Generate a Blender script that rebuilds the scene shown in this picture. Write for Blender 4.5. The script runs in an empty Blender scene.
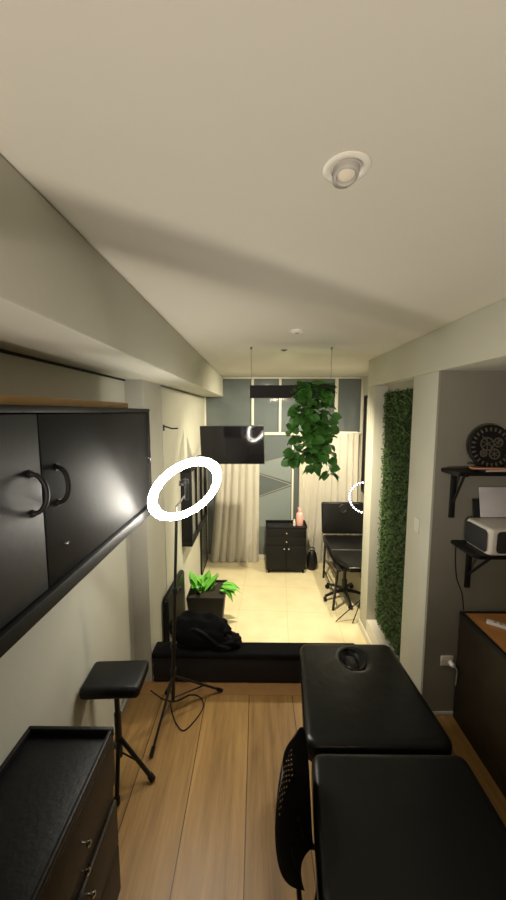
import bpy, bmesh, math, random
from mathutils import Vector, Matrix
random.seed(7)
PI = math.pi
C = bpy.context.scene.collection
R = math.radians

# ------------------------------------------------------------------ materials
def mat(name, col, rough=0.5, metal=0.0, bump=0.0, bscale=60, vary=0.0, vscale=6, spec=0.5, trans=0.0, coat=0.0):
    m = bpy.data.materials.new(name); m.use_nodes = True
    nt = m.node_tree; N = nt.nodes; L = nt.links
    b = N['Principled BSDF']
    b.inputs['Base Color'].default_value = (*col, 1)
    b.inputs['Roughness'].default_value = rough
    b.inputs['Metallic'].default_value = metal
    b.inputs['Specular IOR Level'].default_value = spec
    b.inputs['Transmission Weight'].default_value = trans
    b.inputs['Coat Weight'].default_value = coat
    tc = N.new('ShaderNodeTexCoord')
    if vary:
        n = N.new('ShaderNodeTexNoise'); n.inputs['Scale'].default_value = vscale; n.inputs['Detail'].default_value = 5
        L.new(tc.outputs['Object'], n.inputs['Vector'])
        mx = N.new('ShaderNodeMix'); mx.data_type = 'RGBA'
        mx.inputs[6].default_value = (*[c*(1-vary) for c in col], 1)
        mx.inputs[7].default_value = (*[min(1, c*(1+vary)) for c in col], 1)
        L.new(n.outputs['Fac'], mx.inputs[0]); L.new(mx.outputs[2], b.inputs['Base Color'])
    if bump:
        n2 = N.new('ShaderNodeTexNoise'); n2.inputs['Scale'].default_value = bscale; n2.inputs['Detail'].default_value = 3
        L.new(tc.outputs['Object'], n2.inputs['Vector'])
        bp = N.new('ShaderNodeBump'); bp.inputs['Strength'].default_value = bump; bp.inputs['Distance'].default_value = 0.01
        L.new(n2.outputs['Fac'], bp.inputs['Height']); L.new(bp.outputs['Normal'], b.inputs['Normal'])
    return m

def emat(name, col, s):
    m = bpy.data.materials.new(name); m.use_nodes = True
    b = m.node_tree.nodes['Principled BSDF']
    b.inputs['Base Color'].default_value = (*col, 1)
    b.inputs['Emission Color'].default_value = (*col, 1)
    b.inputs['Emission Strength'].default_value = s
    return m

def math_node(N, L, op, a, b=None):
    n = N.new('ShaderNodeMath'); n.operation = op
    for i, v in enumerate((a, b)):
        if v is None: continue
        if isinstance(v, (int, float)): n.inputs[i].default_value = v
        else: L.new(v, n.inputs[i])
    return n.outputs[0]

def wood_floor_mat():
    m = bpy.data.materials.new('oak_planks'); m.use_nodes = True
    nt = m.node_tree; N = nt.nodes; L = nt.links; b = N['Principled BSDF']
    tc = N.new('ShaderNodeTexCoord'); sp = N.new('ShaderNodeSeparateXYZ'); L.new(tc.outputs['Object'], sp.inputs[0])
    xs = math_node(N, L, 'DIVIDE', math_node(N, L, 'ADD', sp.outputs['X'], 10.108), 0.335)
    ID = math_node(N, L, 'FLOOR', xs); fr = math_node(N, L, 'FRACT', xs)
    d = math_node(N, L, 'ABSOLUTE', math_node(N, L, 'SUBTRACT', fr, 0.5))
    seam = math_node(N, L, 'GREATER_THAN', d, 0.492)
    cv = N.new('ShaderNodeCombineXYZ')
    L.new(math_node(N, L, 'MULTIPLY', sp.outputs['X'], 1.0), cv.inputs[0])
    L.new(math_node(N, L, 'MULTIPLY', sp.outputs['Y'], 0.07), cv.inputs[1])
    L.new(math_node(N, L, 'MULTIPLY', ID, 3.7), cv.inputs[2])
    n = N.new('ShaderNodeTexNoise'); n.inputs['Scale'].default_value = 26; n.inputs['Detail'].default_value = 7; n.inputs['Roughness'].default_value = .65
    L.new(cv.outputs[0], n.inputs['Vector'])
    n1 = N.new('ShaderNodeTexNoise'); n1.inputs['Scale'].default_value = 2.2; n1.inputs['Detail'].default_value = 3
    L.new(cv.outputs[0], n1.inputs['Vector'])
    s = math_node(N, L, 'ADD', math_node(N, L, 'MULTIPLY', n.outputs['Fac'], .55), math_node(N, L, 'MULTIPLY', n1.outputs['Fac'], .45))
    cr = N.new('ShaderNodeValToRGB'); cr.color_ramp.elements[0].position = .33; cr.color_ramp.elements[1].position = .68
    cr.color_ramp.elements[0].color = (.20, .105, .030, 1); cr.color_ramp.elements[1].color = (.52, .305, .105, 1)
    L.new(s, cr.inputs[0])
    wn = N.new('ShaderNodeTexWhiteNoise'); wn.noise_dimensions = '1D'; L.new(ID, wn.inputs['W'])
    mul = N.new('ShaderNodeMix'); mul.data_type = 'RGBA'; mul.blend_type = 'MULTIPLY'; mul.inputs[0].default_value = .25
    L.new(cr.outputs[0], mul.inputs[6]); L.new(wn.outputs['Value'], mul.inputs[7])
    mx = N.new('ShaderNodeMix'); mx.data_type = 'RGBA'; mx.inputs[7].default_value = (.05, .025, .01, 1)
    L.new(seam, mx.inputs[0]); L.new(mul.outputs[2], mx.inputs[6]); L.new(mx.outputs[2], b.inputs['Base Color'])
    b.inputs['Roughness'].default_value = .42
    bp = N.new('ShaderNodeBump'); bp.inputs['Strength'].default_value = .12; bp.inputs['Distance'].default_value = .01
    L.new(n.outputs['Fac'], bp.inputs['Height']); L.new(bp.outputs[0], b.inputs['Normal'])
    return m

def tile_mat():
    m = bpy.data.materials.new('beige_tile'); m.use_nodes = True
    nt = m.node_tree; N = nt.nodes; L = nt.links; b = N['Principled BSDF']
    tc = N.new('ShaderNodeTexCoord'); mp = N.new('ShaderNodeMapping'); L.new(tc.outputs['Object'], mp.inputs[0])
    mp.inputs['Rotation'].default_value = (0, 0, R(3.5)); mp.inputs['Location'].default_value = (10-.53, 10.33, 0)
    sp = N.new('ShaderNodeSeparateXYZ'); L.new(mp.outputs[0], sp.inputs[0])
    seams = []
    for ax in 'XY':
        q = math_node(N, L, 'FRACT', math_node(N, L, 'DIVIDE', sp.outputs[ax], .6))
        seams.append(math_node(N, L, 'GREATER_THAN', math_node(N, L, 'ABSOLUTE', math_node(N, L, 'SUBTRACT', q, .5)), .493))
    se = math_node(N, L, 'MAXIMUM', *seams)
    n = N.new('ShaderNodeTexNoise'); n.inputs['Scale'].default_value = 5; n.inputs['Detail'].default_value = 6; L.new(tc.outputs['Object'], n.inputs['Vector'])
    cr = N.new('ShaderNodeValToRGB'); cr.color_ramp.elements[0].position = .3; cr.color_ramp.elements[1].position = .7
    cr.color_ramp.elements[0].color = (.69, .60, .38, 1); cr.color_ramp.elements[1].color = (.75, .67, .44, 1); L.new(n.outputs['Fac'], cr.inputs[0])
    mx = N.new('ShaderNodeMix'); mx.data_type = 'RGBA'; mx.inputs[7].default_value = (.62, .53, .33, 1)
    L.new(se, mx.inputs[0]); L.new(cr.outputs[0], mx.inputs[6]); L.new(mx.outputs[2], b.inputs['Base Color'])
    b.inputs['Roughness'].default_value = .22
    return m

def perforated_mat():
    m = bpy.data.materials.new('perforated_plastic'); m.use_nodes = True
    nt = m.node_tree; N = nt.nodes; L = nt.links; b = N['Principled BSDF']
    b.inputs['Base Color'].default_value = (.012, .012, .012, 1); b.inputs['Roughness'].default_value = .4
    tc = N.new('ShaderNodeTexCoord'); sp = N.new('ShaderNodeSeparateXYZ'); L.new(tc.outputs['UV'], sp.inputs[0])
    dd = []
    for ax, k in (('X', 16.0), ('Y', 20.0)):
        q = math_node(N, L, 'SUBTRACT', math_node(N, L, 'FRACT', math_node(N, L, 'MULTIPLY', sp.outputs[ax], k)), .5)
        dd.append(math_node(N, L, 'MULTIPLY', q, q))
    hole = math_node(N, L, 'LESS_THAN', math_node(N, L, 'ADD', *dd), .018)
    for ax, lo, hi in (('X', .3, .75), ('Y', .55, .85)):
        hole = math_node(N, L, 'MULTIPLY', hole, math_node(N, L, 'GREATER_THAN', sp.outputs[ax], lo))
        hole = math_node(N, L, 'MULTIPLY', hole, math_node(N, L, 'LESS_THAN', sp.outputs[ax], hi))
    L.new(math_node(N, L, 'SUBTRACT', 1.0, hole), b.inputs['Alpha'])
    return m

M = {}
def mk():
    M['wall'] = mat('cream_plaster', (.54, .535, .46), .75, bump=.08, bscale=35, vary=.05, vscale=3)
    M['ceil'] = mat('ceiling_paint', (.64, .62, .55), .8, bump=.05, bscale=25, vary=.03, vscale=2)
    M['greywall'] = mat('grey_paint', (.215, .205, .168), .7, bump=.06, bscale=40, vary=.05)
    M['pilaster'] = mat('pilaster_paint', (.44, .43, .375), .75, bump=.06, bscale=40, vary=.04)
    M['white'] = mat('white_paint', (.75, .71, .62), .5)
    M['floor'] = wood_floor_mat(); M['tile'] = tile_mat()
    M['strip'] = mat('oak_strip', (.32, .17, .06), .45, vary=.25, vscale=14)
    M['black'] = mat('black_lacquer', (.006, .006, .0065), .56, bump=.06, bscale=30, vary=.3, spec=.28)
    M['blackmat'] = mat('black_matt', (.007, .007, .007), .6, vary=.3, spec=.25)
    M['blackwood'] = mat('black_painted_wood', (.006, .006, .0065), .45, spec=.2, bump=.15, bscale=45, vary=.4, vscale=20)
    M['brownwood'] = mat('dark_brown_wood', (.022, .015, .009), .5, spec=.22, bump=.1, bscale=20, vary=.4, vscale=8)
    M['leather'] = mat('black_vinyl', (.005, .005, .005), .31, spec=.30, bump=.35, bscale=8, vary=.2)
    M['leather2'] = mat('stool_vinyl', (.006, .006, .0065), .38, spec=.28, bump=.10, bscale=120)
    M['metal'] = mat('black_metal', (.015, .015, .015), .35, metal=.3)
    M['chrome'] = mat('chrome', (.75, .74, .72), .18, metal=1)
    M['brass'] = mat('handle_steel', (.65, .6, .5), .25, metal=1)
    M['cloth'] = mat('black_cloth', (.006, .006, .0065), .95, spec=.15, bump=.5, bscale=30, vary=.4, vscale=12)
    M['benchfront'] = mat('charcoal_board', (.014, .014, .015), .55, spec=.25, vary=.25, vscale=9)
    M['pine'] = mat('pine_board', (.45, .28, .12), .6, vary=.15, vscale=9)
    M['desk'] = mat('orange_wood', (.40, .17, .045), .45, vary=.2, vscale=9)
    M['curtain'] = mat('cream_curtain', (.88, .84, .75), .85, bump=.1, bscale=200)
    M['pane'] = mat('frosted_pane', (.15, .175, .18), .05, spec=.6, trans=.25)
    M['pane2'] = mat('frosted_film', (.21, .245, .245), .25)
    M['pane3'] = mat('pale_film', (.40, .45, .44), .3)
    M['post'] = mat('window_frame_paint', (.62, .60, .52), .5)
    M['screen'] = mat('tv_glass', (.004, .004, .005), .06, spec=.6)
    M['bezel'] = mat('tv_bezel', (.01, .01, .01), .3)
    M['mirror'] = mat('mirror_glass', (.62, .62, .58), .28, metal=.75)
    M['darkmirror'] = mat('dark_panel', (.10, .105, .10), .25, spec=.6)
    M['leaf'] = mat('pothos_leaf', (.055, .18, .03), .42, vary=.7, vscale=7)
    M['leaf2'] = mat('bright_leaf', (.13, .42, .05), .45, vary=.45, vscale=9)
    M['hedge'] = mat('artificial_leaf', (.045, .105, .02), .6, vary=.75, vscale=14)
    M['hedgeback'] = mat('hedge_backing', (.012, .022, .008), .9)
    M['stem'] = mat('plant_stem', (.05, .12, .03), .6)
    M['planter'] = mat('charcoal_planter', (.012, .013, .014), .5, spec=.3, vary=.15)
    M['soil'] = mat('soil', (.02, .014, .01), .95, bump=.6, bscale=60)
    M['plastic'] = mat('white_plastic', (.68, .65, .58), .4)
    M['pink'] = mat('pink_bottle', (.80, .42, .38), .35)
    M['device'] = mat('device_white', (.66, .63, .56), .35)
    M['grille'] = mat('dark_grille', (.022, .022, .024), .4, bump=.4, bscale=300)
    M['paper'] = mat('paper', (.60, .57, .60), .8)
    M['booka'] = mat('book_navy', (.02, .025, .05), .5); M['bookb'] = mat('book_orange', (.50, .18, .08), .5); M['bookc'] = mat('book_cream', (.62, .52, .4), .6)
    M['gold'] = mat('clock_marks', (.13, .11, .085), .45, metal=.3)
    M['wire'] = mat('wire', (.2, .2, .18), .4, metal=.6)
    M['lampwhite'] = mat('lamp_white', (.78, .76, .70), .4)
    M['lampgrey'] = mat('lamp_grey', (.28, .27, .25), .5)
    M['cupgrey'] = mat('cup_grey', (.40, .39, .36), .5)
    M['bulb'] = mat('bulb_glass', (.75, .70, .58), .3)
    M['ring'] = emat('ring_diffuser', (1.0, .94, .82), 42.0); M['ringback'] = emat('ring_back_glow', (1.0, .94, .84), 22.0)
    M['led'] = emat('led_dot', (.90, .82, 1.0), 4.5)
    M['tube'] = emat('lamp_tube', (1.0, .82, .62), 40.0)
    M['perf'] = perforated_mat()
mk()

# ------------------------------------------------------------------ mesh helpers
def nb(): return bmesh.new()
def box(bm, x0, x1, y0, y1, z0, z1, bev=0, seg=2, mtx=None):
    r = bmesh.ops.create_cube(bm, size=1); vs = r['verts']
    bmesh.ops.scale(bm, vec=(x1-x0, y1-y0, z1-z0), verts=vs)
    bmesh.ops.translate(bm, vec=((x0+x1)/2, (y0+y1)/2, (z0+z1)/2), verts=vs)
    if bev:
        es = list({e for v in vs for e in v.link_edges})
        rr = bmesh.ops.bevel(bm, geom=es, offset=bev, segments=seg, affect='EDGES', profile=.5)
        vs = list({v for f in rr['faces'] for v in f.verts} | {v for v in vs if v.is_valid})
    if mtx is not None: bmesh.ops.transform(bm, matrix=mtx, verts=vs)
    return vs
def prism(bm, pts, axis, a, b):
    """extrude polygon pts (2D) along axis from a to b"""
    def P(u, v, w):
        return {'x': (w, u, v), 'y': (u, w, v), 'z': (u, v, w)}[axis]
    v0 = [bm.verts.new(P(u, v, a)) for u, v in pts]; v1 = [bm.verts.new(P(u, v, b)) for u, v in pts]
    n = len(pts)
    fs = [bm.faces.new(v0[::-1]), bm.faces.new(v1)]
    for i in range(n): fs.append(bm.faces.new((v0[i], v0[(i+1) % n], v1[(i+1) % n], v1[i])))
    bmesh.ops.recalc_face_normals(bm, faces=fs)
    return v0+v1
def tube(bm, path, r, n=10, closed=False, cap=True, rads=None):
    path = [Vector(p) for p in path]; k = len(path); rings = []
    prev = None
    for i, p in enumerate(path):
        if closed: t = path[(i+1) % k]-path[i-1]
        else: t = path[min(i+1, k-1)]-path[max(i-1, 0)]
        t.normalize()
        if prev is None:
            up = Vector((0, 0, 1)) if abs(t.z) < .95 else Vector((1, 0, 0))
            a = t.cross(up).normalized()
        else:
            a = (prev - t*prev.dot(t)).normalized()
        prev = a; b = t.cross(a)
        rr = rads[i] if rads else r
        rings.append([bm.verts.new(p+(a*math.cos(2*PI*j/n)+b*math.sin(2*PI*j/n))*rr) for j in range(n)])
    for i in range(k if closed else k-1):
        A = rings[i]; B = rings[(i+1) % k]
        for j in range(n): bm.faces.new((A[j], A[(j+1) % n], B[(j+1) % n], B[j]))
    if cap and not closed:
        bm.faces.new(rings[0][::-1]); bm.faces.new(rings[-1])
def lathe(bm, prof, n=28, mtx=None):
    rings = []; allv = []
    for r, z in prof:
        if r < 1e-6: ring = [bm.verts.new((0, 0, z))]
        else: ring = [bm.verts.new((r*math.cos(2*PI*j/n), r*math.sin(2*PI*j/n), z)) for j in range(n)]
        rings.append(ring); allv += ring
    for A, B in zip(rings, rings[1:]):
        for j in range(n):
            q = [A[j % len(A)], A[(j+1) % len(A)], B[(j+1) % len(B)], B[j % len(B)]]
            u = []
            for v in q:
                if v not in u: u.append(v)
            if len(u) > 2: bm.faces.new(u)
    if mtx is not None: bmesh.ops.transform(bm, matrix=mtx, verts=allv)
    return allv
def T(x, y, z): return Matrix.Translation((x, y, z))
def RX(d): return Matrix.Rotation(R(d), 4, 'X')
def RY(d): return Matrix.Rotation(R(d), 4, 'Y')
def RZ(d): return Matrix.Rotation(R(d), 4, 'Z')

def obj(name, bm, m, parent=None, loc=(0, 0, 0), rot=(0, 0, 0), ang=35, smooth=True, recalc=True):
    if recalc: bmesh.ops.recalc_face_normals(bm, faces=bm.faces)
    me = bpy.data.meshes.new(name); bm.to_mesh(me); bm.free()
    for mm in (m if isinstance(m, (list, tuple)) else [m]): me.materials.append(mm)
    if smooth:
        me.shade_smooth(); me.set_sharp_from_angle(angle=R(ang))
    o = bpy.data.objects.new(name, me); C.objects.link(o)
    o.location = loc; o.rotation_euler = rot
    if parent: o.parent = parent
    return o
def tag(o, label, cat, group=None):
    o['label'] = label; o['category'] = cat
    if group: o['group'] = group
    return o
def thing(name, label, cat, loc, rotz=0, group=None, rot=None):
    o = bpy.data.objects.new(name, None); C.objects.link(o)
    o.empty_display_size = .1
    o.location = loc; o.rotation_euler = rot if rot else (0, 0, R(rotz))
    return tag(o, label, cat, group)
def struct(name, bm, m, parent=None, label=None, **k):
    o = obj(name, bm, m, parent, **k)
    if not parent: o['kind'] = 'structure'
    if label and not parent: o['label'] = label
    return o
def B(*a, **k):
    bm = nb(); box(bm, *a, **k); return bm

# ------------------------------------------------------------------ setting
ZC = 2.75; ZR = -.27; YF = 5.6; YB = -5.5
struct('floor', B(-1.1, 2.7, YB, 2.47, ZR-.1, 0), M['floor'], label='oak plank floor of the front room')
struct('trim_1', B(-1.0, 1.25, 2.47, 2.62, ZR-.1, .002), M['strip'], label='oak board closing the edge of the plank floor')
struct('floor_rear', B(-1.1, 1.9, 2.62, 6.6, ZR-.1, ZR), M['tile'], label='beige tiled floor of the rear room')
struct('ceiling', B(-1.1, 2.7, YB, YF+.1, ZC, ZC+.1), M['ceil'], label='cream painted ceiling')
struct('wall_left', B(-1.1, -.99, YB, YF, ZR, ZC), M['wall'], label='cream left wall behind the black wall cabinet')
struct('trim_2', B(-.99, -.857, 2.6, 3.1, ZR, 2.44), M['pilaster'], label='narrow plaster pilaster on the left wall')
struct('wall_left_rear', B(-.99, -.85, 3.1, YF, ZR, 2.425), M['wall'], label='cream left wall of the rear room')
bm = B(-.99, -.545, YB, YF, 2.44, ZC, bev=.012, seg=2)
struct('trim_3', bm, M['wall'], label='long boxed beam along the left of the ceiling')
bm = B(-.99, -.982, -2, 2.6, 2.428, 2.44)
struct('trim_4', bm, M['blackmat'], label='dark gap line under the boxed beam')
# right side
struct('wall_right', B(1.2, 1.5, 2.335, 2.70, ZR, 2.47, bev=.004), M['wall'], label='white pier between green niche and grey alcove')
struct('wall_niche', B(1.33, 1.5, 2.70, 3.57, ZR, 2.47), M['pilaster'], label='back of the niche behind the green panel')
struct('trim_5', B(1.2, 1.5, 3.57, 3.80, ZR, 2.47, bev=.004), M['wall'], label='narrow white wall end beyond the niche')
struct('trim_6', B(1.2, 1.33, 2.70, 3.57, ZR, -.06, bev=.006), M['white'], label='raised white sill in the niche')
struct('wall_right_end', B(1.5, 1.9, 3.70, 3.80, ZR, ZC), M['wall'])
struct('wall_right_rear', B(1.70, 1.8, 3.80, YF, ZR, ZC), M['wall'], label='right wall of the rear room')
struct('trim_7', B(1.2, 2.7, YB, 3.80, 2.47, ZC, bev=.006), M['wall'], label='boxed soffit along the right of the ceiling')
struct('wall_alcove', B(1.202, 2.7, 2.31, 2.335, 0, 2.47), M['greywall'], label='grey alcove wall with the shelves')
struct('baseboard_alcove', B(1.202, 2.7, 2.302, 2.31, 0, .03, bev=.002), M['pilaster'])
struct('wall_right_front', B(2.6, 2.7, YB, 2.31, 0, ZC), M['greywall'])
struct('baseboard_right', B(1.185, 1.2, 2.70, 3.80, ZR, ZR+.08, bev=.003), M['white'])
struct('baseboard_left', B(-.99, -.978, -2, 2.6, 0, .05, bev=.003), M['pilaster'])
struct('wall_back', B(-1.1, 2.7, YB-.1, YB, ZR, ZC), M['wall'])

# glazed end wall
win = thing('window_1', 'glazed end wall with frosted grey panes behind the curtains', 'window', (0, YF, ZR))
del win['category']; win['kind'] = 'structure'
def zz(z): return z-ZR
bm = nb()
for x, w, z0, z1 in ((-.835, .03, ZR, ZC), (-.07, .04, 1.84, ZC), (.37, .04, 1.84, ZC), (1.27, .05, 1.84, ZC), (1.68, .04, ZR, ZC), (.585, .03, ZR, 1.84), (-.02, .03, ZR, 1.84), (.72, .05, ZR, 1.84)):
    box(bm, x-w/2, x+w/2, -.03, .03, zz(z0), zz(z1), bev=.004)
for x0, x1, z, h in ((-.82, 1.7, ZC-.012, .024), (-.07, 1.7, 1.85, .045), (-.82, 1.7, ZR+.04, .08)):
    box(bm, x0, x1, -.032, .028, zz(z-h/2), zz(z+h/2), bev=.004)
struct('window_frame', bm, M['post'], win)
xs = [-.82, -.07, .37, 1.27, 1.675]
for a, b in zip(xs, xs[1:]):
    struct('pane', B(a, b, -.006, .006, zz(1.85), zz(ZC-.03)), M['pane'], win)
for a, b in ((-.82, -.02), (-.02, .585), (.585, .72), (.72, 1.675)):
    struct('pane', B(a, b, -.006, .006, zz(ZR+.05), zz(1.85)), M['pane'], win)
bm = nb()
prism(bm, [(0, zz(1.22)), (.56, zz(1.05)), (.56, zz(1.50)), (0, zz(1.36))], 'y', -.010, -.0065)
prism(bm, [(0, zz(.30)), (0, zz(.78)), (.56, zz(.98)), (.56, zz(.30))], 'y', -.010, -.0065)
struct('frosted_film', bm, M['pane2'], win)
bm = nb(); prism(bm, [(0, zz(1.42)), (.12, zz(1.42)), (.12, zz(1.64)), (0, zz(1.64))], 'y', -.012, -.0105)
struct('frosted_film', bm, M['pane3'], win)
bm = nb()
for (xa, za), (xb, zb) in (((0, 1.20), (.56, 1.01)), ((0, .80), (.56, 1.01))):
    tube(bm, [(xa, -.012, zz(za)), (xb, -.012, zz(zb))], .006, 6)
struct('film_line', bm, M['lampgrey'], win)
# space outside the glass
struct('wall_outside', B(-1.1, 1.9, 6.5, 6.6, ZR, ZC+.1), M['greywall'], label='dim wall outside the glazed end wall')

# ------------------------------------------------------------------ curtains
def curtain(name, x0, x1, xb0, xb1, label, seedv):
    rnd = random.Random(seedv)
    bm = nb(); nx, nz = 150, 26; g = []
    ztop = 1.86; zbot = ZR+.012
    nf = 6 if x1-x0 < .8 else 8
    ph = rnd.random()*6
    for k in range(nz+1):
        t = k/nz; row = []
        for i in range(nx+1):
            u = i/nx
            xa = x0+(x1-x0)*u; xc = xb0+(xb1-xb0)*u
            x = xa*(1-t**1.5)+xc*t**1.5
            w = u+.012*math.sin(u*17+ph)+.006*math.sin(t*5+u*9)
            s = math.sin(2*PI*nf*w+ph)
            y = .024*(.55+.45*t)*(s+.2*math.sin(4*PI*nf*w+1.2)+.3*math.sin(2*PI*nf*.5*w+ph))
            z = ztop+(zbot-ztop)*t
            if k == nz: z += .006*math.sin(9*u*6)
            row.append(bm.verts.new((x-x0, y, z-zbot)))
        g.append(row)
    for k in range(nz):
        for i in range(nx): bm.faces.new((g[k][i], g[k][i+1], g[k+1][i+1], g[k+1][i]))
    bmesh.ops.solidify(bm, geom=bm.faces[:], thickness=.003)
    t = thing(name, label, 'curtain', (x0, 5.45, zbot), group='curtains on the glazed wall')
    obj('fabric', bm, M['curtain'], t, ang=80)
    bm = nb(); tube(bm, [(-.04, .02, ztop-zbot+.01), (x1-x0+.04, .02, ztop-zbot+.01)], .012, 10)
    obj('rod', bm, M['lampwhite'], t)
    bm = nb(); box(bm, 0, x1-x0, .028, .115, ztop-zbot-.02, ztop-zbot+.03); obj('rod_mount', bm, M['post'], t)
curtain('curtain', -.62, .04, -.77, .03, 'cream floor-length curtain left of the black trolley, under the television', 3)
curtain('curtain', .74, 1.60, .62, 1.62, 'cream floor-length curtain behind the rear treatment bed', 5)

# ------------------------------------------------------------------ wall cabinet (left)
cab = thing('wall_cabinet', 'long black wall cabinet with two hinged doors on the left wall', 'cabinet', (-.985, -.08, 1.555))
X1 = .295; YL = 2.28; H = .665
bm = nb()
box(bm, 0, X1-.02, 0, YL, 0, .03, bev=.003); box(bm, 0, X1+.008, 0, YL, H-.022, H, bev=.003)
box(bm, 0, .012, 0, YL, .03, H-.022)
for y in (0, YL-.03, ): box(bm, .0, X1+.006, y, y+.03, .0, H-.022, bev=.003)
obj('carcass', bm, M['black'], cab)
bm = nb(); box(bm, X1-.02, X1+.018, 0, YL, 0, .055, bev=.006); obj('bottom_rail', bm, M['black'], cab)
def dhandle(parent, y, z, x, sgn):
    bm = nb(); pts = []
    for i in range(17):
        a = PI*i/16
        pts.append((x+.005+.040*math.sin(a), y+sgn*.006*math.sin(a), z+.062*math.cos(a)))
    tube(bm, pts, .0075, 10, rads=[.010 if i in (0, 16) else .0065+.0025*math.sin(PI*i/16) for i in range(17)])
    for s in (-1, 1):
        lathe(bm, [(0, 0), (.013, 0), (.013, .006), (0, .006)], 14, T(x, y, z+s*.062) @ RY(90))
    return bm
for y0, y1, hy, s in ((.03, 1.163, 1.108, 1), (1.172, YL-.033, 1.245, -1)):
    bm = nb(); box(bm, X1-.022, X1-.002, y0, y1, .060, H-.026, bev=.003)
    d = obj('door', bm, M['black'], cab)
    obj('handle', dhandle(None, hy, .395, X1-.002, s), M['black'], d)
    if s < 0:
        bm = nb(); lathe(bm, [(0, .012), (.006, .012), (.008, .006), (.008, 0)], 14, T(X1-.002, 1.275, .175) @ RY(90)); obj('lock', bm, M['chrome'], d)
        bm = nb(); tube(bm, [(X1, YL-.05, .36), (X1+.014, YL-.046, .352), (X1+.012, YL-.042, .325), (X1, YL-.042, .312)], .003, 8); obj('latch', bm, M['chrome'], d)
tag(obj('wooden_plank', B(0, .24, 0, 1.95, 0, .03, bev=.003), M['pine'], loc=(-.965, 0, 2.2205)), 'pale wooden plank lying on top of the black wall cabinet', 'plank')

# ------------------------------------------------------------------ ring light on tripod
ST = (-.60, 2.30, 0)
rl = thing('ring_light', 'large lit ring light on a black tripod stand', 'ring light', ST)
hub = Vector((-.005, 0, .30)); top = Vector((.055, -.03, 1.50))
bm = nb(); tube(bm, [(-.012, .005, .10), hub, hub.lerp(top, .55)], .014, 12); obj('lower_pole', bm, M['metal'], rl)
bm = nb(); tube(bm, [hub.lerp(top, .5), top], .0105, 12); obj('upper_pole', bm, M['metal'], rl)
for f in (.03, .20, .55):
    bm = nb(); p = hub.lerp(top, f); d = (top-hub).normalized()*.022
    tube(bm, [p-d, p+d], .022, 14); obj('clamp_collar', bm, M['metal'], rl)
bm = nb(); p = hub.lerp(top, .55); tube(bm, [p, p+Vector((.035, -.02, 0))], .008, 10); lathe(bm, [(0, .05), (.013, .05), (.013, .034), (0, .034)], 10, T(*p) @ RY(70))
obj('clamp_knob', bm, M['metal'], rl)
feet = [(-.075, -.33, .012), (.325, .20, .012), (-.11, .17, .012)]
low = Vector((-.012, .005, .12))
for f in feet:
    f = Vector(f); bm = nb(); tube(bm, [hub, hub.lerp(f, .5), f], .0085, 10); lg = obj('leg', bm, M['metal'], rl)
    bm = nb(); dd = (f-hub).normalized(); tube(bm, [f-dd*.05, f+dd*.002], .013, 10); obj('rubber_foot', bm, M['blackmat'], lg)
    bm = nb(); tube(bm, [low, hub.lerp(f, .62)], .005, 8); obj('brace', bm, M['metal'], rl)
# head
n = Vector((.58, -.64, -.505)).normalized()
rc = Vector((.163, -.20, 1.717))     # ring centre relative to stand
q = Vector((0, 0, 1)).rotation_difference(n).to_matrix().to_4x4()
MH = Matrix.Translation(rc) @ q
ro, ri = .251, .192
bm = nb(); prof = []
for i in range(13):
    a = PI*i/12; prof.append(((ro+ri)/2+(ro-ri)/2*math.cos(a), .020*math.sin(a)))
for nm, i0, i1, mm_ in (('diffuser', 0, 12, 'ring'), ('back_shell', 12, 24, 'ringback')):
    bm = nb(); prof = [((ro+ri)/2+(ro-ri)/2*math.cos(2*PI*i/24), math.copysign(.016*abs(math.sin(2*PI*i/24))**1.3, math.sin(2*PI*i/24))) for i in range(i0, i1+1)]
    lathe(bm, prof, 72, MH); obj(nm, bm, M[mm_], rl)
bm = nb(); lathe(bm, [(ro-.020, -.010), (ro-.020, -.022), (ri+.020, -.022), (ri+.020, -.010)], 72, MH); obj('housing', bm, M['lampwhite'], rl)
bm = nb()
bk = MH @ Vector((0, 0, -.02)); e0 = MH @ Vector((.05, -ro+.02, -.02))
low_pt = min((MH @ Vector((math.cos(a)*(ro+ri)/2, math.sin(a)*(ro+ri)/2, -.022)) for a in [2*PI*i/60 for i in range(60)]), key=lambda v: v.z)
tube(bm, [top, low_pt.lerp(top, .5)+Vector((0, .01, 0)), low_pt], .010, 10); obj('mount_bracket', bm, M['metal'], rl)
bm = nb()
tube(bm, [low_pt, low_pt+Vector((.0, -.01, .05)), rc+Vector((.0, .02, -.02)), rc+Vector((-.005, .02, .03))], .006, 8)
box(bm, -.012, .012, -.010, .010, -.06, .07, bev=.004, mtx=T(*(rc+Vector((.0, .0, .0)))) @ RZ(25))
box(bm, -.045, .0, -.012, .012, .028, .042, bev=.003, mtx=T(*rc) @ RZ(10))
box(bm, -.045, -.035, -.018, .012, .03, .06, bev=.003, mtx=T(*rc) @ RZ(10))
for k in range(3): box(bm, .0, .035, -.004, .004, .03+.018*k, .035+.018*k, mtx=T(*rc) @ RY(-30))
obj('phone_holder', bm, M['metal'], rl)

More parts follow.
